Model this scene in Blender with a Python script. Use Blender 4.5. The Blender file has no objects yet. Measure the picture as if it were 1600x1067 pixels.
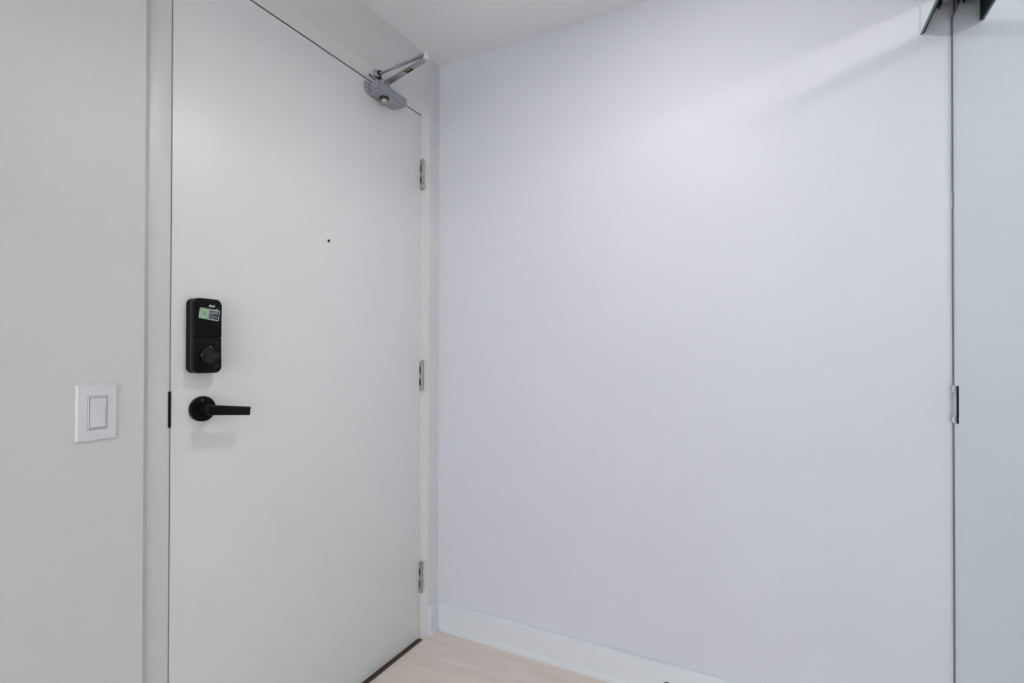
import bpy, bmesh, math, random
from mathutils import Vector, Matrix
random.seed(4)
S = bpy.context.scene
COL = S.collection

# ------------------------------------------------------------ camera
F, YAW, PIT, ROL = 793.664, 0.47907, 0.00704, 0.00184
CAM = Vector((-1.69186, -1.21375, 1.09361))
fw = Vector((math.cos(YAW)*math.cos(PIT), math.sin(YAW)*math.cos(PIT), math.sin(PIT)))
rt = Vector((math.sin(YAW), -math.cos(YAW), 0)); up = rt.cross(fw)
r2 = rt*math.cos(ROL) + up*math.sin(ROL); u2 = -rt*math.sin(ROL) + up*math.cos(ROL)
cd = bpy.data.cameras.new('camera'); cam = bpy.data.objects.new('camera', cd); COL.objects.link(cam)
cd.sensor_width = 36; cd.lens = F/1600*36; cd.shift_y = 17.835/1600; cd.clip_start = 0.02
cam.matrix_world = Matrix(((r2.x, u2.x, -fw.x, CAM.x), (r2.y, u2.y, -fw.y, CAM.y), (r2.z, u2.z, -fw.z, CAM.z), (0, 0, 0, 1)))
S.camera = cam
# ------------------------------------------------------------ world, lights, exposure
w = bpy.data.worlds.new('world'); S.world = w; w.use_nodes = True
bg = w.node_tree.nodes['Background']; bg.inputs[0].default_value = (0.90, 0.945, 1.0, 1); bg.inputs[1].default_value = 3.75
S.view_settings.view_transform = 'Standard'; S.view_settings.look = 'None'
S.view_settings.exposure = -0.07; S.view_settings.gamma = 1; S.view_settings.use_curve_mapping = False
# the lamp's reflection off the mirrors onto the wall is part of the light here
S.cycles.blur_glossy = 0.0; S.cycles.caustics_reflective = True; S.cycles.sample_clamp_indirect = 0
LAMP = (-0.84, -0.86)          # hall ceiling lamp over the door mat
LAMP_POWER = 5.6
AIM = Vector((.17, -.22, -.95)).normalized()   # the lamp's round head is tilted away from the door
def lamp(name, x, y, z, power, size, color, aim=Vector((0, 0, -1))):
    l = bpy.data.lights.new(name, 'AREA'); l.shape = 'DISK'; l.size = size; l.energy = power; l.color = color
    o = bpy.data.objects.new(name, l); COL.objects.link(o); o.location = (x, y, z)
    o.rotation_mode = 'QUATERNION'; o.rotation_quaternion = aim.to_track_quat('-Z', 'Y'); return o
ZC = 2.2716
HEAD = Vector((LAMP[0], LAMP[1], ZC-.062))
lamp('hall_lamp_light', *(HEAD+AIM*.031), LAMP_POWER, .13, (1, .985, .955), AIM)
lamp('added_fill_light', -4.0, -1.5, ZC-.034, 4.0, .17, (1, .985, .955))  # added fill lamp behind the camera, no known fixture there

# ------------------------------------------------------------ materials
def mat(name, col, rough=.5, metal=0., bump=None, var=None, spec=.5, emit=None, mix=None):
    m = bpy.data.materials.new(name); m.use_nodes = True; nt = m.node_tree; N = nt.nodes; L = nt.links
    b = N['Principled BSDF']; b.inputs['Base Color'].default_value = (*col, 1)
    b.inputs['Roughness'].default_value = rough; b.inputs['Metallic'].default_value = metal
    b.inputs['Specular IOR Level'].default_value = spec
    tc = N.new('ShaderNodeTexCoord')
    if bump:
        n = N.new('ShaderNodeTexNoise'); n.inputs['Scale'].default_value = bump[0]; n.inputs['Detail'].default_value = 4
        bp = N.new('ShaderNodeBump'); bp.inputs['Strength'].default_value = bump[1]; bp.inputs['Distance'].default_value = bump[2]
        L.new(tc.outputs['Object'], n.inputs['Vector']); L.new(n.outputs[0], bp.inputs['Height']); L.new(bp.outputs[0], b.inputs['Normal'])
    if var:
        n = N.new('ShaderNodeTexNoise'); n.inputs['Scale'].default_value = var[0]; n.inputs['Detail'].default_value = 3
        cr = N.new('ShaderNodeValToRGB'); c = var[1]
        cr.color_ramp.elements[0].color = (col[0]*(1-c), col[1]*(1-c), col[2]*(1-c), 1)
        cr.color_ramp.elements[1].color = (min(1, col[0]*(1+c)), min(1, col[1]*(1+c)), min(1, col[2]*(1+c)), 1)
        L.new(tc.outputs['Object'], n.inputs['Vector']); L.new(n.outputs[0], cr.inputs[0]); L.new(cr.outputs[0], b.inputs['Base Color'])
    if emit:
        b.inputs['Emission Color'].default_value = (*emit[0], 1); b.inputs['Emission Strength'].default_value = emit[1]
    return m
M = {}
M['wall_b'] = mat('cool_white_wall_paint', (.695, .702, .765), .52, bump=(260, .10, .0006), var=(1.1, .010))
M['wall_l'] = mat('white_wall_paint', (.755, .755, .748), .5, bump=(260, .10, .0006), var=(1.3, .010))
M['ceil'] = mat('ceiling_paint', (.90, .90, .91), .8, bump=(180, .15, .0008), var=(2, .01))
M['door'] = mat('door_paint', (.85, .85, .855), .38, bump=(320, .06, .0004), var=(1.6, .008))
M['frame'] = mat('frame_paint', (.795, .795, .80), .35, bump=(200, .04, .0004))
M['caulk'] = mat('caulk_bead', (.62, .62, .62), .6, bump=(60, .4, .002), var=(9, .10))
M['trim'] = mat('baseboard_paint', (.71, .73, .765), .3, bump=(90, .06, .0006))
M['seal_gap'] = mat('dark_seal_and_gap', (.06, .055, .05), .7, var=(30, .1))
M['bronze'] = mat('dark_bronze_threshold', (.075, .058, .038), .45, .4, var=(40, .15))
M['black'] = mat('black_satin', (.004, .004, .0045), .42, bump=(900, .08, .0002), spec=.16)
M['black2'] = mat('black_side_plastic', (.010, .010, .0105), .42, bump=(900, .08, .0002), spec=.3)
M['blackg'] = mat('black_metal', (.006, .0055, .006), .24, .0, spec=.45)
M['rub'] = mat('dark_rubber', (.012, .012, .013), .6, var=(50, .2), spec=.25)
M['silver'] = mat('silver_enamel', (.36, .365, .40), .42, .25, bump=(500, .08, .0003), var=(40, .04))
M['silverl'] = mat('light_silver_enamel', (.60, .60, .66), .35, .1, var=(40, .03))
M['silverd'] = mat('galvanised_steel', (.44, .45, .48), .28, .85, var=(60, .1))
M['alu'] = mat('brushed_aluminium', (.62, .63, .65), .28, .9, bump=(300, .1, .0003))
M['chrome'] = mat('chrome', (.80, .81, .84), .14, 1.0, var=(50, .02))
M['nickel'] = mat('satin_nickel', (.40, .365, .33), .34, .6, var=(120, .12))
M['nickd'] = mat('dark_leaf', (.045, .035, .03), .5, .5, var=(120, .2))
M['plate'] = mat('white_plastic', (.81, .82, .845), .24, var=(20, .006))
M['mirror'] = mat('mirror_glass', (.80, .875, .865), .012, 1.0, var=(3, .003))
M['mirror2'] = mat('bright_mirror_glass', (.91, .965, .955), .01, 1.0, var=(3, .003))
M['gedge'] = mat('green_glass_edge', (.16, .25, .22), .1, .2, var=(30, .1))
M['dtrack'] = mat('dark_track', (.035, .04, .05), .45, .4, var=(30, .1))
M['edge'] = mat('dull_grey_edge', (.15, .165, .19), .5, .0, var=(30, .04))
M['white'] = mat('print_white', (.72, .74, .76), .5, var=(80, .02))
M['grey'] = mat('print_grey', (.30, .28, .34), .5, var=(80, .05))
M['green'] = mat('sticker_green', (.16, .50, .22), .4, var=(200, .08))
M['pgreen'] = mat('sticker_pale_green', (.52, .72, .50), .4, var=(900, .10))
M['pgrey'] = mat('sticker_grey_green', (.30, .38, .31), .5, var=(900, .15))
M['sdark'] = mat('sticker_dark', (.02, .018, .035), .4, var=(200, .05))
M['yel'] = mat('label_olive', (.30, .30, .06), .5, var=(200, .1))
M['lampw'] = mat('lamp_rim_white', (.8, .8, .8), .5, var=(5, .01))
M['diff'] = mat('lamp_diffuser', (.8, .8, .8), .5, emit=((1, .965, .92), 6.0), var=(5, .01))

def oak():
    m = bpy.data.materials.new('pale_oak'); m.use_nodes = True; nt = m.node_tree; N = nt.nodes; L = nt.links
    b = N['Principled BSDF']; b.inputs['Roughness'].default_value = .42
    tc = N.new('ShaderNodeTexCoord'); oi = N.new('ShaderNodeObjectInfo')
    mp = N.new('ShaderNodeMapping'); mp.inputs['Scale'].default_value = (16, 1.5, 4)
    ad = N.new('ShaderNodeVectorMath'); ad.operation = 'ADD'
    cb = N.new('ShaderNodeCombineXYZ'); mu = N.new('ShaderNodeMath'); mu.operation = 'MULTIPLY'; mu.inputs[1].default_value = 37
    L.new(oi.outputs['Random'], mu.inputs[0]); L.new(mu.outputs[0], cb.inputs[0]); L.new(mu.outputs[0], cb.inputs[1])
    L.new(tc.outputs['Object'], ad.inputs[0]); L.new(cb.outputs[0], ad.inputs[1]); L.new(ad.outputs[0], mp.inputs[0])
    n = N.new('ShaderNodeTexNoise'); n.inputs['Scale'].default_value = 1.6; n.inputs['Detail'].default_value = 7; n.inputs['Distortion'].default_value = 1.2
    L.new(mp.outputs[0], n.inputs['Vector'])
    cr = N.new('ShaderNodeValToRGB'); e = cr.color_ramp.elements
    e[0].position = .30; e[0].color = (.68, .59, .525, 1); e[1].position = .66; e[1].color = (.78, .69, .62, 1)
    k = cr.color_ramp.elements.new(.5); k.color = (.74, .65, .58, 1)
    L.new(n.outputs[0], cr.inputs[0])
    hs = N.new('ShaderNodeHueSaturation'); mr = N.new('ShaderNodeMapRange'); mr.inputs[3].default_value = .95; mr.inputs[4].default_value = 1.06
    L.new(oi.outputs['Random'], mr.inputs[0]); L.new(mr.outputs[0], hs.inputs['Value']); L.new(cr.outputs[0], hs.inputs['Color']); L.new(hs.outputs[0], b.inputs['Base Color'])
    bp = N.new('ShaderNodeBump'); bp.inputs['Strength'].default_value = .15; bp.inputs['Distance'].default_value = .001
    L.new(n.outputs[0], bp.inputs['Height']); L.new(bp.outputs[0], b.inputs['Normal'])
    return m
M['oak'] = oak()

# ------------------------------------------------------------ helpers
def new_bm(): return bmesh.new()
def box(bm, x0, x1, y0, y1, z0, z1, bev=0., seg=2, mi=0):
    r = bmesh.ops.create_cube(bm, size=1)
    for v in r['verts']:
        v.co = Vector(((x0+x1)/2+v.co.x*(x1-x0), (y0+y1)/2+v.co.y*(y1-y0), (z0+z1)/2+v.co.z*(z1-z0)))
    fs = set(f for v in r['verts'] for f in v.link_faces)
    for f in fs: f.material_index = mi
    if bev > 0:
        es = set(e for v in r['verts'] for e in v.link_edges)
        rr = bmesh.ops.bevel(bm, geom=list(es), offset=bev, segments=seg, affect='EDGES', profile=.5)
        for f in rr['faces']: f.material_index = mi
def prism(bm, pts, origin, a, b, n, depth, bev=0., seg=2, mi=0, taper=1.):
    """polygon pts in the (a,b) frame at origin, extruded by depth along n"""
    o = Vector(origin); a = Vector(a); b = Vector(b); n = Vector(n)
    cx = sum(p[0] for p in pts)/len(pts); cy = sum(p[1] for p in pts)/len(pts)
    lo = [bm.verts.new(o+a*p[0]+b*p[1]) for p in pts]
    hi = [bm.verts.new(o+a*(cx+(p[0]-cx)*taper)+b*(cy+(p[1]-cy)*taper)+n*depth) for p in pts]
    k = len(pts); fs = [bm.faces.new(lo), bm.faces.new(hi[::-1])]
    for i in range(k): fs.append(bm.faces.new((lo[i], hi[i], hi[(i+1) % k], lo[(i+1) % k])))
    for f in fs: f.material_index = mi
    if bev > 0:
        rr = bmesh.ops.bevel(bm, geom=list(fs[1].edges), offset=bev, segments=seg, affect='EDGES', profile=.5)
        for f in rr['faces']: f.material_index = mi
def rrect(w, h, r, n=7, cx=0, cy=0):
    out = []
    for q, (sx, sy) in enumerate(((1, 1), (-1, 1), (-1, -1), (1, -1))):
        for i in range(n+1):
            t = math.pi/2*(q+i/n); out.append((cx+sx*(w/2-r)+r*math.cos(t), cy+sy*(h/2-r)+r*math.sin(t)))
    return out
def lathe(bm, prof, origin, axis, seg=32, mi=0, arc=2*math.pi):
    """prof = [(distance along axis, radius)]"""
    ax = Vector(axis).normalized(); t = Vector((0, 0, 1)) if abs(ax.z) < .9 else Vector((1, 0, 0))
    e1 = ax.cross(t).normalized(); e2 = ax.cross(e1); o = Vector(origin); rings = []
    for d, r in prof:
        rings.append([bm.verts.new(o+ax*d+(e1*math.cos(2*math.pi*i/seg)+e2*math.sin(2*math.pi*i/seg))*max(r, 1e-5)) for i in range(seg)])
    fs = []
    for A, B in zip(rings, rings[1:]):
        for i in range(seg): fs.append(bm.faces.new((A[i], A[(i+1) % seg], B[(i+1) % seg], B[i])))
    fs.append(bm.faces.new(rings[0][::-1])); fs.append(bm.faces.new(rings[-1]))
    for f in fs: f.material_index = mi
def obj(name, bm, m, parent=None, smooth=False):
    bmesh.ops.recalc_face_normals(bm, faces=bm.faces[:])
    me = bpy.data.meshes.new(name); bm.to_mesh(me); bm.free()
    for mm in (m if isinstance(m, (list, tuple)) else [m]): me.materials.append(mm)
    if smooth:
        me.polygons.foreach_set('use_smooth', [True]*len(me.polygons))
        if hasattr(me, 'set_sharp_from_angle'): me.set_sharp_from_angle(angle=math.radians(38))
    o = bpy.data.objects.new(name, me); COL.objects.link(o)
    if parent:
        o.parent = parent; o.matrix_parent_inverse = Matrix.Translation(-parent_loc(parent))
    return o
def parent_loc(p):
    v = Vector(p.location)
    while p.parent: p = p.parent; v = Vector(v)
    return ROOTS.get(p.name, Vector((0, 0, 0)))
ROOTS = {}
def thing(name, label, cat, loc=(0, 0, 0)):
    o = bpy.data.objects.new(name, None); COL.objects.link(o); o.location = loc; o.empty_display_size = .05
    o['label'] = label; o['category'] = cat; ROOTS[o.name] = Vector(loc); return o
def child(name, bm, m, parent, smooth=False):
    """mesh given in world coordinates, parented keeping its place"""
    o = obj(name, bm, m, None, smooth); o.parent = parent
    r = parent
    while r.parent: r = r.parent
    o.matrix_parent_inverse = Matrix.Translation(-Vector(r.location))
    # sub-parts hang from parts whose own local matrix is the identity
    if parent.parent: o.matrix_parent_inverse = Matrix.Identity(4)
    return o
def struct(name, bm, m, label=None, cat=None, smooth=False):
    o = obj(name, bm, m, None, smooth); o['kind'] = 'structure'
    if label: o['label'] = label
    if cat: o['category'] = cat
    return o

# ------------------------------------------------------------ room shell
XL = -6.0; YM = -1.6197; FY = .012            # far left end, mirror face, door and frame face
X0, X1, ZO = -1.0832, -.066, 2.0765           # opening in the drywall
bm = new_bm()
prism(bm, [(XL, 0), (X0, 0), (X0, .14), (XL, .14)], (0, 0, 0), (1, 0, 0), (0, 1, 0), (0, 0, 1), ZC)
prism(bm, [(X1, 0), (0, 0), (0, .14), (X1, .14)], (0, 0, 0), (1, 0, 0), (0, 1, 0), (0, 0, 1), ZC)
prism(bm, [(X0, ZO), (X1, ZO), (X1, ZC), (X0, ZC)], (0, 0, 0), (1, 0, 0), (0, 0, 1), (0, 1, 0), .14)
struct('wall_left', bm, M['wall_l'], 'white painted wall around the entry door', 'wall')
bm = new_bm(); box(bm, 0, .12, -2.7, .14, 0, ZC)
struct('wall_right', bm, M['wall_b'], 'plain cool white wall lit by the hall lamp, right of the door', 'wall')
bm = new_bm(); box(bm, -1.78, 0, -1.76, -1.69, 2.034, ZC)
box(bm, -1.90, -1.78, -2.6, -1.62, 0, ZC); box(bm, XL, -1.90, -2.7, -2.6, 0, ZC)
struct('wall_front', bm, M['wall_l'], 'white wall above and beside the mirrored closet', 'wall')
bm = new_bm(); box(bm, -1.90, 0, -2.7, -2.6, 0, ZC)
struct('wall_closet', bm, M['wall_l'], 'white back wall inside the closet', 'wall')
bm = new_bm(); box(bm, XL, .12, -2.7, .14, ZC, ZC+.1)
struct('ceiling', bm, M['ceil'], 'flat pale grey ceiling over the entry', 'ceiling')
bm = new_bm(); box(bm, XL, .12, -2.7, .25, -.06, -.012)
floor = struct('floor', bm, M['seal_gap'], 'pale oak plank floor', 'floor')
pw, pl = .190, 1.28
proto = None
nx = int(abs(XL)/pw)+1
for i in range(nx):
    y = .03 - (i*.47 % pl)
    segs = [(y+pl if y+pl < .035 else .03)]
    a = .03; first = pl - (i*.47 % pl)
    y1 = .03; ln = first
    while y1 > -2.68:
        y0 = max(y1-ln, -2.69)
        bm = new_bm(); box(bm, -(i+1)*pw+.0003, -i*pw-.0003, y0+.0003, y1-.0003, -.012, 0, .0006, 1)
        o = obj('plank', bm, M['oak']); o.parent = floor
        y1 = y0; ln = pl
# slanted caulk bead between drywall edge and steel frame
bm = new_bm()
prism(bm, [(X0-.0003, 0), (X0+.0137, FY), (X0+.0137, FY+.012), (X0-.0003, FY+.012)], (0, 0, 0), (1, 0, 0), (0, 1, 0), (0, 0, 1), ZO)
struct('trim_1', bm, M['caulk'], 'grey caulk bead along the edge of the door frame', 'caulk', True)

bm = new_bm()
prism(bm, [(X1+.0003, .0004), (X1-.030, FY-.0002), (X1-.030, FY+.006), (X1+.0003, FY+.006)], (0, 0, 0), (1, 0, 0), (0, 1, 0), (0, 0, 1), ZO)
prism(bm, [(.0004, ZO+.0003), (FY-.0002, ZO-.036), (FY+.006, ZO-.036), (FY+.006, ZO+.0003)], (X0, 0, 0), (0, 1, 0), (0, 0, 1), (1, 0, 0), X1-X0)
struct('trim_3', bm, M['wall_l'], 'faint plastered edge where the wall meets the top and right of the door frame', 'trim')

# baseboards: board with rounded top and a shoe moulding below
def base_profile(h=.108, t=.014, s=.021):
    return [(0, 0), (s+.001, 0), (s+.001, .006), (s-.001, .013), (s-.006, .0185), (t, .021), (t, h-.006), (t-.002, h-.002), (t-.006, h), (0, h)]
bm = new_bm(); prism(bm, base_profile(), (0, 0, 0), (-1, 0, 0), (0, 0, 1), (0, -1, 0), 1.612)
struct('baseboard_right', bm, M['trim'], 'white baseboard with shoe moulding at the foot of the right wall', 'baseboard', True)
bm = new_bm(); prism(bm, base_profile(.110, .013, .020), (X1+.001, 0, 0), (0, -1, 0), (0, 0, 1), (1, 0, 0), -X1-.001)
struct('baseboard_left', bm, M['trim'], 'short white baseboard stub between door frame and corner', 'baseboard', True)
bm = new_bm(); prism(bm, base_profile(), (X0-.01, 0, 0), (0, -1, 0), (0, 0, 1), (-1, 0, 0), 4.9)
struct('baseboard_back', bm, M['trim'], 'white baseboard under the light switch', 'baseboard', True)

# ------------------------------------------------------------ door frame
DL, DR, DT = -1.0221, -.1048, 2.032           # centre of the gaps left, right, top
fr = bpy.data.objects.new('door_frame', None); COL.objects.link(fr)
fr['kind'] = 'structure'; fr['label'] = 'white painted steel frame around the flat white door'; fr['category'] = 'door frame'
def part(name, bm, m, p, smooth=False):
    o = obj(name, bm, m, None, smooth); o.parent = p; return o
bm = new_bm(); box(bm, X0+.0132, DL-.0012, FY, .13, 0, ZO-.005, .0012, 2); part('jamb', bm, M['frame'], fr, True)
bm = new_bm(); box(bm, DR+.0008, X1-.0056, FY, .13, 0, ZO-.005, .0012, 2); part('jamb', bm, M['frame'], fr, True)
bm = new_bm(); box(bm, DL-.0010, DR+.0006, FY, .13, DT+.0028, ZO-.005, .0008, 2); part('head', bm, M['frame'], fr, True)
bm = new_bm()
box(bm, DL-.0012, DL+.012, .060, .075, .004, DT+.0024); box(bm, DR-.012, DR+.0008, .060, .075, .004, DT+.0024)
box(bm, DL+.012, DR-.012, .060, .075, DT-.012, DT+.0024)
box(bm, DL-.0010, DR+.0006, FY+.0022, .050, DT-.0022, DT+.0026); box(bm, DL-.0013, DL+.0014, FY+.0035, .050, .006, DT); box(bm, DR-.0008, DR+.0010, FY+.0045, .050, .006, DT)  # dark strips set into the door gaps to stand for their shade
part('stop_seal_and_gap_shade', bm, M['seal_gap'], fr)
bm = new_bm(); box(bm, DL-.0010, DR+.0006, -.0045, .13, .0002, .0025, .001, 1)
t = part('threshold', bm, M['bronze'], fr); t['label'] = 'dark bronze threshold strip under the door'
bm = new_bm(); box(bm, -1.0272, -1.0214, .0095, .022, .9300, 1.0125, .0008, 1)
t = part('strike_plate', bm, M['black'], fr); t['label'] = 'black strike plate lip on the left jamb'

# ------------------------------------------------------------ door
dr = bpy.data.objects.new('door_1', None); COL.objects.link(dr)
dr['kind'] = 'structure'; dr['label'] = 'flat white entry door with black lock and lever'; dr['category'] = 'door'
bm = new_bm(); box(bm, DL+.0012, DR-.0006, FY, FY+.044, .0055, DT-.0024, .0008, 2)
part('door_leaf', bm, M['door'], dr, True)
bm = new_bm(); lathe(bm, [(0, .0046), (.0015, .0046), (.0022, .0036), (.0022, .0001)], (-.5626, FY+.0005, 1.4498), (0, -1, 0), 24)
t = part('peephole', bm, M['black'], dr, True); t['label'] = 'tiny black peephole'
# hinges: five knuckles round a pin, a dark sliver of leaf beside them
for zc_ in (1.8005, 1.0170, .2380):
    bm = new_bm(); box(bm, DR-.0050, DR+.0010, .0075, .0135, zc_-.057, zc_+.057, .0006, 1)
    hg = part('hinge', bm, M['nickd'], dr); hg['label'] = 'satin nickel butt hinge'
    L5 = .1165/5
    for k in range(5):
        a = zc_-.0583+k*L5
        bm = new_bm(); lathe(bm, [(.0004, .0055), (.0012, .0064), (L5-.0012, .0064), (L5-.0004, .0055)], (DR+.0028, .0048, a), (0, 0, 1), 20)
        part('knuckle', bm, M['nickel'], hg, True)
    bm = new_bm(); lathe(bm, [(0, .003), (.0015, .0048), (.0032, .0048), (.0045, .003)], (DR+.0028, .0048, zc_+.0578), (0, 0, 1), 16)
    part('pin_head', bm, M['nickel'], hg, True)
    bm = new_bm(); box(bm, DR-.0055, DR-.0010, .0065, .0125, zc_-.0115, zc_+.0115, .0005, 1)
    box(bm, DR-.0055, DR-.0010, .0065, .0125, zc_-.0570, zc_-.036, .0005, 1); box(bm, DR-.0055, DR-.0010, .0065, .0125, zc_+.036, zc_+.0570, .0005, 1)
    part('leaf', bm, M['nickel'], hg, True)
# lever handle
RX, RZ = -.9525, .9670
bm = new_bm(); lathe(bm, [(0, .0290), (.0016, .0302), (.0098, .0302), (.0118, .0290), (.0120, .0001)], (RX, FY, RZ), (0, -1, 0), 48)
hd = part('door_handle', bm, M['black'], dr, True); hd['label'] = 'black lever handle on a round rose'
bm = new_bm(); lathe(bm, [(.010, .0125), (.012, .0110), (.046, .0110)], (RX, FY, RZ), (0, -1, 0), 32)
part('neck', bm, M['black'], hd, True)
bm = new_bm()
out = [(-.0165, .0128), (.0905, -.0005), (.0885, -.0215), (-.0165, -.0112)]
prism(bm, out, (RX, -.0355, RZ), (1, 0, 0), (0, 0, 1), (0, -1, 0), .0105, .0022, 2)
part('lever', bm, M['black'], hd, True)
bm = new_bm(); lathe(bm, [(.0118, .0016), (.0124, .0014)], (RX-.004, FY, RZ+.0215), (0, -1, 0), 12)
part('set_screw', bm, M['silverd'], hd, True)

# electronic deadbolt
LX, LZ, LW, LH = -.9552, 1.1412, .0665, .1760
bm = new_bm(); prism(bm, rrect(LW, LH, .0135, cx=LX, cy=LZ), (0, FY, 0), (1, 0, 0), (0, 0, 1), (0, -1, 0), .0110, .001, 1)
lk = part('door_lock', bm, M['black'], dr, True); lk['label'] = 'black electronic deadbolt with thumb turn and green sticker'
bm = new_bm(); prism(bm, rrect(LW-.0015, LH-.0015, .0130, cx=LX, cy=LZ), (0, FY-.0110, 0), (1, 0, 0), (0, 0, 1), (0, -1, 0), .0120, .0, 1)
part('side_cover', bm, M['black2'], lk, True)
ZS = 1.1370
bm = new_bm()
up_ = [p for p in rrect(LW, LH, .0135, cx=LX, cy=LZ) if p[1] > ZS] ; lo_ = [p for p in rrect(LW, LH, .0135, cx=LX, cy=LZ) if p[1] <= ZS]
hi_poly = [(LX+LW/2, ZS+.0004)]+up_+[(LX-LW/2, ZS+.0004)]
prism(bm, hi_poly, (0, FY-.0230, 0), (1, 0, 0), (0, 0, 1), (0, -1, 0), .0080, .0016, 2)
part('battery_cover', bm, M['black'], lk, True)
bm = new_bm()
prism(bm, [(LX-LW/2, ZS-.0004)]+lo_+[(LX+LW/2, ZS-.0004)], (0, FY-.0230, 0), (1, 0, 0), (0, 0, 1), (0, -1, 0), .0074, .0016, 2)
part('lower_cover', bm, M['black'], lk, True)
LF = FY-.0310
TX, TZ = -.9530, 1.0960
bm = new_bm(); lathe(bm, [(-.001, .0225), (.0045, .0222), (.0062, .0210), (.0062, .0192), (.0042, .0184), (.0042, .0001)], (TX, LF, TZ), (0, -1, 0), 48)
tt = part('thumb_turn_ring', bm, M['blackg'], lk, True)
bm = new_bm(); prism(bm, rrect(.0360, .0086, .0036, cx=TX, cy=TZ), (0, LF-.001, 0), (1, 0, 0), (0, 0, 1), (0, -1, 0), .0105, .0018, 2)
part('thumb_turn', bm, M['blackg'], lk, True)
bm = new_bm()
for dx, dz in ((0, .0196), (.0193, 0), (-.0193, 0)):
    prism(bm, [(TX+dx-.0008, TZ+dz-.0010), (TX+dx+.0008, TZ+dz-.0010), (TX+dx+.0008, TZ+dz+.0010), (TX+dx-.0008, TZ+dz+.0010)], (0, LF-.0060, 0), (1, 0, 0), (0, 0, 1), (0, -1, 0), .0004)
part('index_mark', bm, M['white'], lk)
bm = new_bm(); box(bm, TX-.0115, TX-.0075, LF-.0098, LF-.0093, TZ-.0015, TZ+.0015)
mrk = part('turn_mark', bm, mat('dull_red_print', (.16, .05, .05), .5, var=(90, .1)), lk); mrk['label'] = 'small dull red mark on the thumb turn'
bm = new_bm(); lathe(bm, [(-.001, .0050), (.0003, .0050), (.0003, .0040), (-.0002, .0036), (-.0002, .0001)], (LX+.0205, LF, 1.0710), (0, -1, 0), 24)
part('lock_button', bm, M['blackg'], lk, True)
bm = new_bm(); lathe(bm, [(-.001, .0042), (.0002, .0042), (.0002, .0001)], (LX+.0215, LF, 1.1225), (0, -1, 0), 20)
part('indicator_window', bm, M['blackg'], lk, True)
bm = new_bm()
for r_ in range(3):
    for c_ in range(4):
        box(bm, LX+.0005+c_*.0036, LX+.0026+c_*.0036, LF-.0003, LF+.001, 1.1440+r_*.0032, 1.1452+r_*.0032)
part('speaker_slots', bm, M['black2'], lk)
# sticker: pale rim, green half with a blank pale square, dark half with unreadable print
sx, sz, tilt = -.95255, 1.1925, math.radians(-6)
A = Vector((math.cos(tilt), 0, math.sin(tilt))); B = Vector((.14, 0, 1)).normalized()
bm = new_bm(); o_ = Vector((sx, LF-.00002, sz)); n_ = (0, -1, 0)
prism(bm, rrect(.0480, .0252, .002, 3), o_, A, B, n_, .0003, mi=0)
prism(bm, rrect(.0218, .0236, .001, 2, cx=-.0122), o_, A, B, n_, .00045, mi=1)
prism(bm, rrect(.0232, .0212, .001, 2, cx=.0113, cy=-.0002), o_, A, B, n_, .00045, mi=3)
prism(bm, rrect(.0160, .0180, .001, 2, cx=-.0122), o_, A, B, n_, .0006, mi=2)
prism(bm, rrect(.0112, .0122, .0005, 2, cx=-.0122), o_, A, B, n_, .0007, mi=5)
for k, (wd, hh) in enumerate(((.0190, .0022), (.0180, .0022), (.0080, .0018), (.0170, .0011), (.0195, .0011), (.0120, .0011))):
    zz = (.0068, .0036, .0008, -.0030, -.0056, -.0080)[k]
    prism(bm, rrect(wd, hh, .0003, 1, cx=.0113-(.0195-wd)/2, cy=zz), o_, A, B, n_, .0006, mi=4)
prism(bm, [(.0100, .0126), (.0185, .0126), (.0180, .0168)], o_, A, B, n_, .0004, mi=1)
stk = part('sticker', bm, [M['white'], M['green'], M['pgreen'], M['sdark'], M['grey'], M['pgrey']], lk); stk['label'] = 'tilted green and dark printed sticker with pale rim'
cu = bpy.data.curves.new('brand_lettering', 'FONT'); cu.body = 'Alfred'; cu.size = .0092; cu.shear = .35; cu.offset = .00022; cu.extrude = .00015; cu.align_x = 'CENTER'
tmp = bpy.data.objects.new('tmp_text', cu); COL.objects.link(tmp); bpy.context.view_layer.update()
me = bpy.data.meshes.new_from_object(tmp.evaluated_get(bpy.context.evaluated_depsgraph_get()))
bpy.data.objects.remove(tmp); me.name = 'brand_lettering'
me.transform(Matrix.Translation((-.9475, LF-.0003, 1.2100)) @ Matrix.Rotation(math.radians(90), 4, 'X') @ Matrix.Diagonal((.62, .86, 1, 1)))
me.materials.clear(); me.materials.append(M['white'])
o = bpy.data.objects.new('brand_lettering', me); COL.objects.link(o); o.parent = lk; o['label'] = 'white italic lettering Alfred'

# ------------------------------------------------------------ light switch
sw = thing('light_switch', 'white rocker light switch on the wall left of the door frame', 'switch', (-1.1700, 0, .9795))
def tpart(name, bm, m, p, smooth=True): return child(name, bm, m, p, smooth)
cx, cz = -1.1700, .9795
bm = new_bm()
ho, hi = rrect(.0695, .1120, .002, 3, cx, cz), rrect(.0340, .0680, .003, 3, cx, cz)
for f_ in (0,):
    O = [bm.verts.new((p[0], -.0002, p[1])) for p in ho]
    P1 = [bm.verts.new((p[0], -.0022, p[1])) for p in ho]
    hp = rrect(.0645, .1070, .002, 3, cx, cz)
    P2 = [bm.verts.new((p[0], -.0058, p[1])) for p in hp]
    I1 = [bm.verts.new((p[0], -.0058, p[1])) for p in hi]
    I2 = [bm.verts.new((p[0], -.0010, p[1])) for p in hi]
    k = len(ho)
    for R1, R2 in ((O, P1), (P1, P2), (P2, I1), (I1, I2)):
        for i in range(k): bm.faces.new((R1[i], R1[(i+1) % k], R2[(i+1) % k], R2[i]))
wp = tpart('wall_plate', bm, M['plate'], sw)
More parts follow.
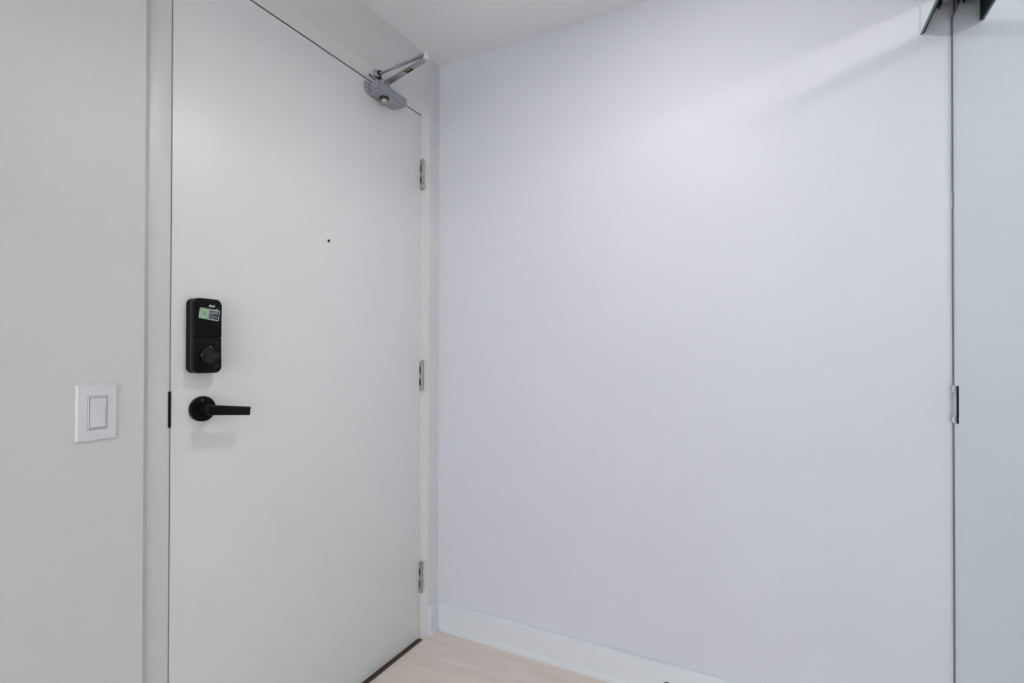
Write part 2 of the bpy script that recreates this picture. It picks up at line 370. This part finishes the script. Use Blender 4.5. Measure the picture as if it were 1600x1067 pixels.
for dz in (-.0480, .0480):
    bm = new_bm(); lathe(bm, [(-.0005, .0019), (.0005, .0019), (.0008, .0013), (.0008, .0001)], (cx-.002, -.0058, cz+dz), (0, -1, 0), 16)
    box(bm, cx-.0024, cx-.0016, -.0068, -.0060, cz+dz-.0014, cz+dz+.0014)
    t = obj('plate_screw', bm, M['plate'], None, True); t.parent = wp
bm = new_bm(); prism(bm, rrect(.0322, .0662, .0026, 4, cx, cz), (0, -.0006, 0), (1, 0, 0), (0, 0, 1), (0, -1, 0), .0058, .0006, 1)
tpart('switch_frame', bm, M['plate'], sw)
bm = new_bm()                                       # paddle: its lower end pressed in
prism(bm, [(-.0066, -.0295), (-.0066, .0295), (-.0105, .0295), (-.0078, .0000), (-.0084, -.0295)], (cx-.0132, 0, cz), (0, 1, 0), (0, 0, 1), (1, 0, 0), .0264)
bmesh.ops.bevel(bm, geom=bm.edges[:], offset=.0006, segments=2, affect='EDGES')
tpart('rocker', bm, M['plate'], sw)
bm = new_bm(); prism(bm, rrect(.0288, .0618, .0022, 4, cx, cz), (0, -.0060, 0), (1, 0, 0), (0, 0, 1), (0, -1, 0), .0006)
tpart('rocker_gap', bm, mat('switch_shadow_gap', (.28, .29, .30), .5, var=(60, .02)), sw)

# ------------------------------------------------------------ door closer
cl = thing('door_closer', 'silver hydraulic door closer with folding arm on top of the door', 'door closer', (-.32, FY, 1.98))
CX0, CX1 = -.3885, -.2400
bm = new_bm()
prism(bm, [(FY-.001, 1.9965), (FY-.001, 2.0235), (-.024, 2.0275), (-.0295, 2.0255), (-.0300, 2.0000), (-.028, 1.9965)], (CX0, 0, 0), (0, 1, 0), (0, 0, 1), (1, 0, 0), CX1-CX0)
prism(bm, [(FY-.001, 1.9975), (FY-.001, 1.9825), (-.0245, 1.9870), (-.0285, 1.9905), (-.0290, 1.9975)], (CX0, 0, 0), (0, 1, 0), (0, 0, 1), (1, 0, 0), .1220)
bmesh.ops.bevel(bm, geom=bm.edges[:], offset=.0022, segments=2, affect='EDGES')
tpart('body', bm, M['silver'], cl)
bm = new_bm()
prism(bm, [(-.4160, 2.0165), (-.4160, 1.9975), (-.4120, 1.9890), (-.4020, 1.9810), (-.3860, 1.9765), (-.3860, 2.0215), (-.4130, 2.0195)], (0, FY-.0002, 0), (1, 0, 0), (0, 0, 1), (0, -1, 0), .0040, .0008, 1)
mp = tpart('mounting_plate', bm, M['silver'], cl)
for zz in (2.0075, 1.9925):
    bm = new_bm(); lathe(bm, [(0, .0040), (.0016, .0038), (.0024, .0022), (.0024, .0001)], (-.4030, FY-.0040, zz), (0, -1, 0), 20)
    box(bm, -.4060, -.4000, FY-.0070, FY-.0063, zz-.0005, zz+.0005, mi=1)
    t = obj('screw', bm, [M['silverl'], M['rub']], None, True); t.parent = mp
SX, SY = -.3270, -.0110
bm = new_bm(); lathe(bm, [(0, .0125), (.009, .0120), (.013, .0110), (.022, .0110)], (SX, SY, 2.0240), (0, 0, 1), 28)
tpart('spindle', bm, M['silver'], cl)
bm = new_bm(); lathe(bm, [(0, .0140), (.016, .0142), (.0195, .0130), (.0215, .009), (.0222, .0001)], (-.3440, -.0150, 1.9860), (0, 0, -1), 32)
tpart('spindle_cap', bm, M['nickel'], cl)
bm = new_bm(); lathe(bm, [(0, .0165), (.0085, .0165), (.0095, .0150)], (-.3440, -.0150, 1.9865), (0, 0, -1), 32)
tpart('cap_dark_ring', bm, M['dtrack'], cl)  # dark ring added round the cap for contrast
def bar(bm, p, q, w0, w1, h, rnd=True, mi=0):
    p = Vector(p); q = Vector(q); d = (q-p); L_ = d.length; d.normalize(); s = Vector((0, 0, 1)).cross(d).normalized(); n = d.cross(s)
    pts = []
    for i in range(9):
        t = math.pi/2+math.pi*i/8; pts.append((w0/2*math.cos(t), w0/2*math.sin(t)))
    for i in range(9):
        t = -math.pi/2+math.pi*i/8; pts.append((L_+w1/2*math.cos(t), w1/2*math.sin(t)))
    prism(bm, pts, p-n*h/2, d, s, n, h, .0008, 1, mi)
EX, EY = -.3760, -.2170
bm = new_bm(); bar(bm, (SX, SY, 2.0475), (EX, EY, 2.0500), .0215, .0175, .0060)
ma = tpart('main_arm', bm, M['silverd'], cl)
bm = new_bm(); d_ = Vector((EX-SX, EY-SY, .0025)); a_ = Vector((SX, SY, 2.0475))
p_, q_ = a_+d_*.50, a_+d_*.66
dn = d_.normalized(); sd = Vector((0, 0, 1)).cross(dn).normalized(); nn = dn.cross(sd)
prism(bm, [(0, -.0080), ((q_-p_).length, -.0080), ((q_-p_).length, .0080), (0, .0080)], p_-nn*.0030, dn, sd, -nn, .0003)
prism(bm, [(.006, -.0050), ((q_-p_).length-.004, -.0050), ((q_-p_).length-.004, -.0005), (.006, -.0005)], p_-nn*.0032, dn, sd, -nn, .0003, mi=1)
t = obj('arm_label', bm, [M['rub'], M['yel']], None); t.parent = ma; t['label'] = 'small dark and olive label under the arm'
bm = new_bm(); lathe(bm, [(-.006, .0085), (-.003, .0100), (.005, .0100), (.006, .0085), (.014, .0085), (.0155, .0100), (.022, .0100), (.0255, .0075), (.0270, .003)], (EX-.004, EY-.004, 2.0500), (0, 0, 1), 28)
tpart('elbow_joint', bm, M['silverl'], cl)
FX, FYY = -.3660, -.0100
bm = new_bm(); E_ = Vector((EX-.004, EY-.004, 2.0640)); G_ = Vector((FX, FYY, 2.0590)); mid = E_.lerp(G_, .50); mid2 = E_.lerp(G_, .56)
bar(bm, E_, mid, .0150, .0110, .0070)
tpart('forearm', bm, M['silver'], cl)
bm = new_bm(); dd = (G_-mid)
lathe(bm, [(0, .0042), (dd.length-.004, .0042)], mid, dd, 16); lathe(bm, [(0, .0072), (.010, .0072)], mid2, dd, 6); lathe(bm, [(0, .0060), (.004, .0060)], mid2-dd.normalized()*.010, dd, 6)
tpart('adjusting_rod', bm, M['silverd'], cl)
bm = new_bm()
box(bm, -.3960, -.3420, .0080, FY-.0002, 2.0430, 2.0740, .0010, 1)
box(bm, -.3860, -.3520, -.0180, .0090, 2.0460, 2.0490, .0010, 1); box(bm, -.3860, -.3520, -.0180, .0090, 2.0650, 2.0680, .0010, 1)
tpart('foot_bracket', bm, M['chrome'], cl)
bm = new_bm(); lathe(bm, [(0, .0065), (.0250, .0065)], (FX, -.0120, 2.0445), (0, 0, 1), 20)
tpart('foot_pin', bm, M['rub'], cl)

# ------------------------------------------------------------ mirrored sliding closet door and its track
md = thing('sliding_mirror_door', 'tall mirrored sliding closet door with slim chrome pull, meeting the right wall', 'mirror door', (-.44, YM, 0))
bm = new_bm(); box(bm, -.870, -.0095, YM-.006, YM, .022, 1.9700)
tpart('mirror_panel', bm, M['mirror'], md, False)
bm = new_bm()
for a, b in ((-.0095, -.0022), (-.8755, -.870)): box(bm, a, b, YM-.022, YM+.0012, .014, 1.9750, .0006, 1)
box(bm, -.870, -.0095, YM-.022, YM+.0012, 1.9700, 1.9750, .0006, 1); box(bm, -.870, -.0095, YM-.022, YM+.0012, .014, .022, .0006, 1)
tpart('edge_frame', bm, M['edge'], md)
bm = new_bm(); box(bm, -.870, -.0095, YM-.020, YM-.0065, .022, 1.9700)
tpart('backing_board', bm, M['rub'], md, False)
bm = new_bm()                                         # pull: two end blocks joined by a slimmer grip
zt, zb = 1.0215, .9265
prism(bm, [(0, 0), (.0055, 0), (.0062, .004), (.0062, .0150), (.0022, .0175), (.0022, zt-zb-.0175), (.0062, zt-zb-.0150), (.0062, zt-zb-.004), (.0055, zt-zb), (0, zt-zb)],
      (-.0080, YM+.0001, zb), (0, 1, 0), (0, 0, 1), (-1, 0, 0), .0190)
bmesh.ops.bevel(bm, geom=bm.edges[:], offset=.0005, segments=1, affect='EDGES')
pl_ = tpart('pull_handle', bm, M['alu'], md); pl_['label'] = 'slim chrome pull handle'
bm = new_bm(); box(bm, -.0300, -.0272, YM+.0001, YM+.0040, zb+.0185, zt-.0185)
t = obj('grip', bm, M['silverl'], None); t.parent = pl_
bm = new_bm(); box(bm, -.0412, -.0375, YM+.0001, YM+.0020, zb, zt)
t = obj('back_edge', bm, M['black'], None); t.parent = pl_
bm = new_bm(); box(bm, -.0100, -.0035, YM+.0012, YM+.0030, 1.4800, 1.5165, .0006, 1)
t = tpart('edge_bumper', bm, M['chrome'], md); t['label'] = 'small bright bumper on the door edge'

tk = thing('closet_door_track', 'mirrored valance strip and dark roller track above the sliding mirror door', 'track', (-.9, -1.6, 1.951))
FYF = -1.5553
bm = new_bm(); box(bm, -1.779, -.0008, FYF-.0050, FYF, 1.9510, 2.0290)
tpart('valance_mirror', bm, M['mirror2'], tk, False)
bm = new_bm(); box(bm, -1.779, -.0008, FYF-.0050, FYF-.0002, 1.9496, 1.9512); box(bm, -.0010, -.0002, FYF-.0050, FYF+.0004, 1.9500, 2.0295)
tpart('glass_edge', bm, M['gedge'], tk, False)
bm = new_bm(); box(bm, -1.779, -.0050, FYF-.0085, FYF-.0052, 1.9500, 2.0290)
tpart('valance_backing', bm, M['rub'], tk, False)
bm = new_bm()
box(bm, -1.779, -.0008, -1.6900, FYF-.0052, 2.0292, 2.0335)
box(bm, -1.779, -.0008, -1.6260, -1.6235, 1.9850, 2.0292); box(bm, -1.779, -.0008, -1.6900, -1.6850, 1.9400, 2.0292)
box(bm, -1.779, -.0008, -1.5960, -1.5935, 2.0050, 2.0292)
tpart('track_channel', bm, M['dtrack'], tk, False)
for rx in (-.042, -.180, -.690, -.830):
    bm = new_bm(); lathe(bm, [(0, .0150), (.0020, .0180), (.0100, .0180), (.012, .0150)], (rx, -1.5900, 2.0080), (0, 1, 0), 28)
    t = tpart('roller', bm, M['black'], tk)
    bm = new_bm(); box(bm, rx-.009, rx+.009, -1.6215, -1.6190, 1.9752, 2.0050, .0005, 1); box(bm, rx-.006, rx+.006, -1.6190, -1.5780, 2.0015, 2.0045)
    t = obj('hanger', bm, M['silverd'], None); t.parent = tk; t.matrix_parent_inverse = Matrix.Translation(-Vector(tk.location))
# second panel behind, mostly outside the picture
m2 = thing('sliding_mirror_door', 'second mirrored closet panel beyond the picture edge, behind the first', 'mirror door', (-1.31, YM-.03, 0))
bm = new_bm(); box(bm, -1.765, -.845, YM-.034, YM-.028, .022, 1.9700); tpart('mirror_panel', bm, M['mirror'], m2, False)
bm = new_bm()
for a, b in ((-.845, -.8395), (-1.7705, -1.765)): box(bm, a, b, YM-.048, YM-.027, .014, 1.9750)
box(bm, -1.765, -.845, YM-.048, YM-.027, 1.9700, 1.9750); box(bm, -1.765, -.845, YM-.048, YM-.027, .014, .022); tpart('edge_frame', bm, M['dtrack'], m2, False)
bm = new_bm(); box(bm, -1.779, -.0005, YM-.056, YM+.004, .0002, .0110, .001, 1)
struct('trim_2', bm, M['alu'], 'low aluminium floor guide under the mirror doors', 'floor guide')

# ------------------------------------------------------------ door stop on the baseboard
ds = thing('door_stop', 'small dark door stop screwed to the baseboard of the right wall', 'door stop', (-.014, -.905, .034))
bm = new_bm(); lathe(bm, [(0, .0150), (.003, .0150), (.005, .010), (.005, .0001)], (-.0141, -.905, .0385), (-1, 0, 0), 24); tpart('base_flange', bm, M['rub'], ds)
bm = new_bm(); lathe(bm, [(.005, .0055), (.060, .0050)], (-.0141, -.905, .0385), (-1, 0, -.0), 16); tpart('rod', bm, M['silverd'], ds)
bm = new_bm(); lathe(bm, [(.058, .008), (.060, .0095), (.072, .0095), (.075, .007)], (-.0141, -.905, .0385), (-1, 0, -.0), 20); tpart('rubber_tip', bm, M['rub'], ds)

# ------------------------------------------------------------ ceiling lamps (above the picture), the second one added as fill
for i, (lx, ly) in enumerate((LAMP, (-4.0, -1.5))):
    lp = thing('ceiling_light', ('round tilted ceiling light over the entry', 'added round flush fill light over the unseen living side')[i], 'ceiling light', (lx, ly, ZC))
    ax = (AIM, Vector((0, 0, -1)))[i]; c = (HEAD, Vector((lx, ly, ZC-.0005)))[i]
    if i == 0:
        bm = new_bm(); lathe(bm, [(0, .060), (.010, .060), (.014, .052), (.014, .0001)], (lx, ly, ZC-.0005), (0, 0, -1), 32); tpart('canopy', bm, M['lampw'], lp)
        bm = new_bm(); lathe(bm, [(.012, .012), (.052, .012)], (lx, ly, ZC-.0005), (0, 0, -1), 16); tpart('neck', bm, M['lampw'], lp)
        bm = new_bm(); lathe(bm, [(-.012, .030), (.0, .070), (.026, .080), (.026, .072), (.016, .070)], c, ax, 40); tpart('lamp_head', bm, M['lampw'], lp)
        bm = new_bm(); lathe(bm, [(.017, .0695), (.024, .0695), (.0245, .0001)], c, ax, 40); tpart('diffuser', bm, M['diff'], lp)
    else:
        bm = new_bm(); lathe(bm, [(0, .105), (.022, .105), (.028, .100), (.028, .092), (.004, .092)], c, ax, 40); tpart('rim', bm, M['lampw'], lp)
        bm = new_bm(); lathe(bm, [(.005, .0915), (.024, .0915), (.027, .086)], c, ax, 40); tpart('diffuser', bm, M['diff'], lp)
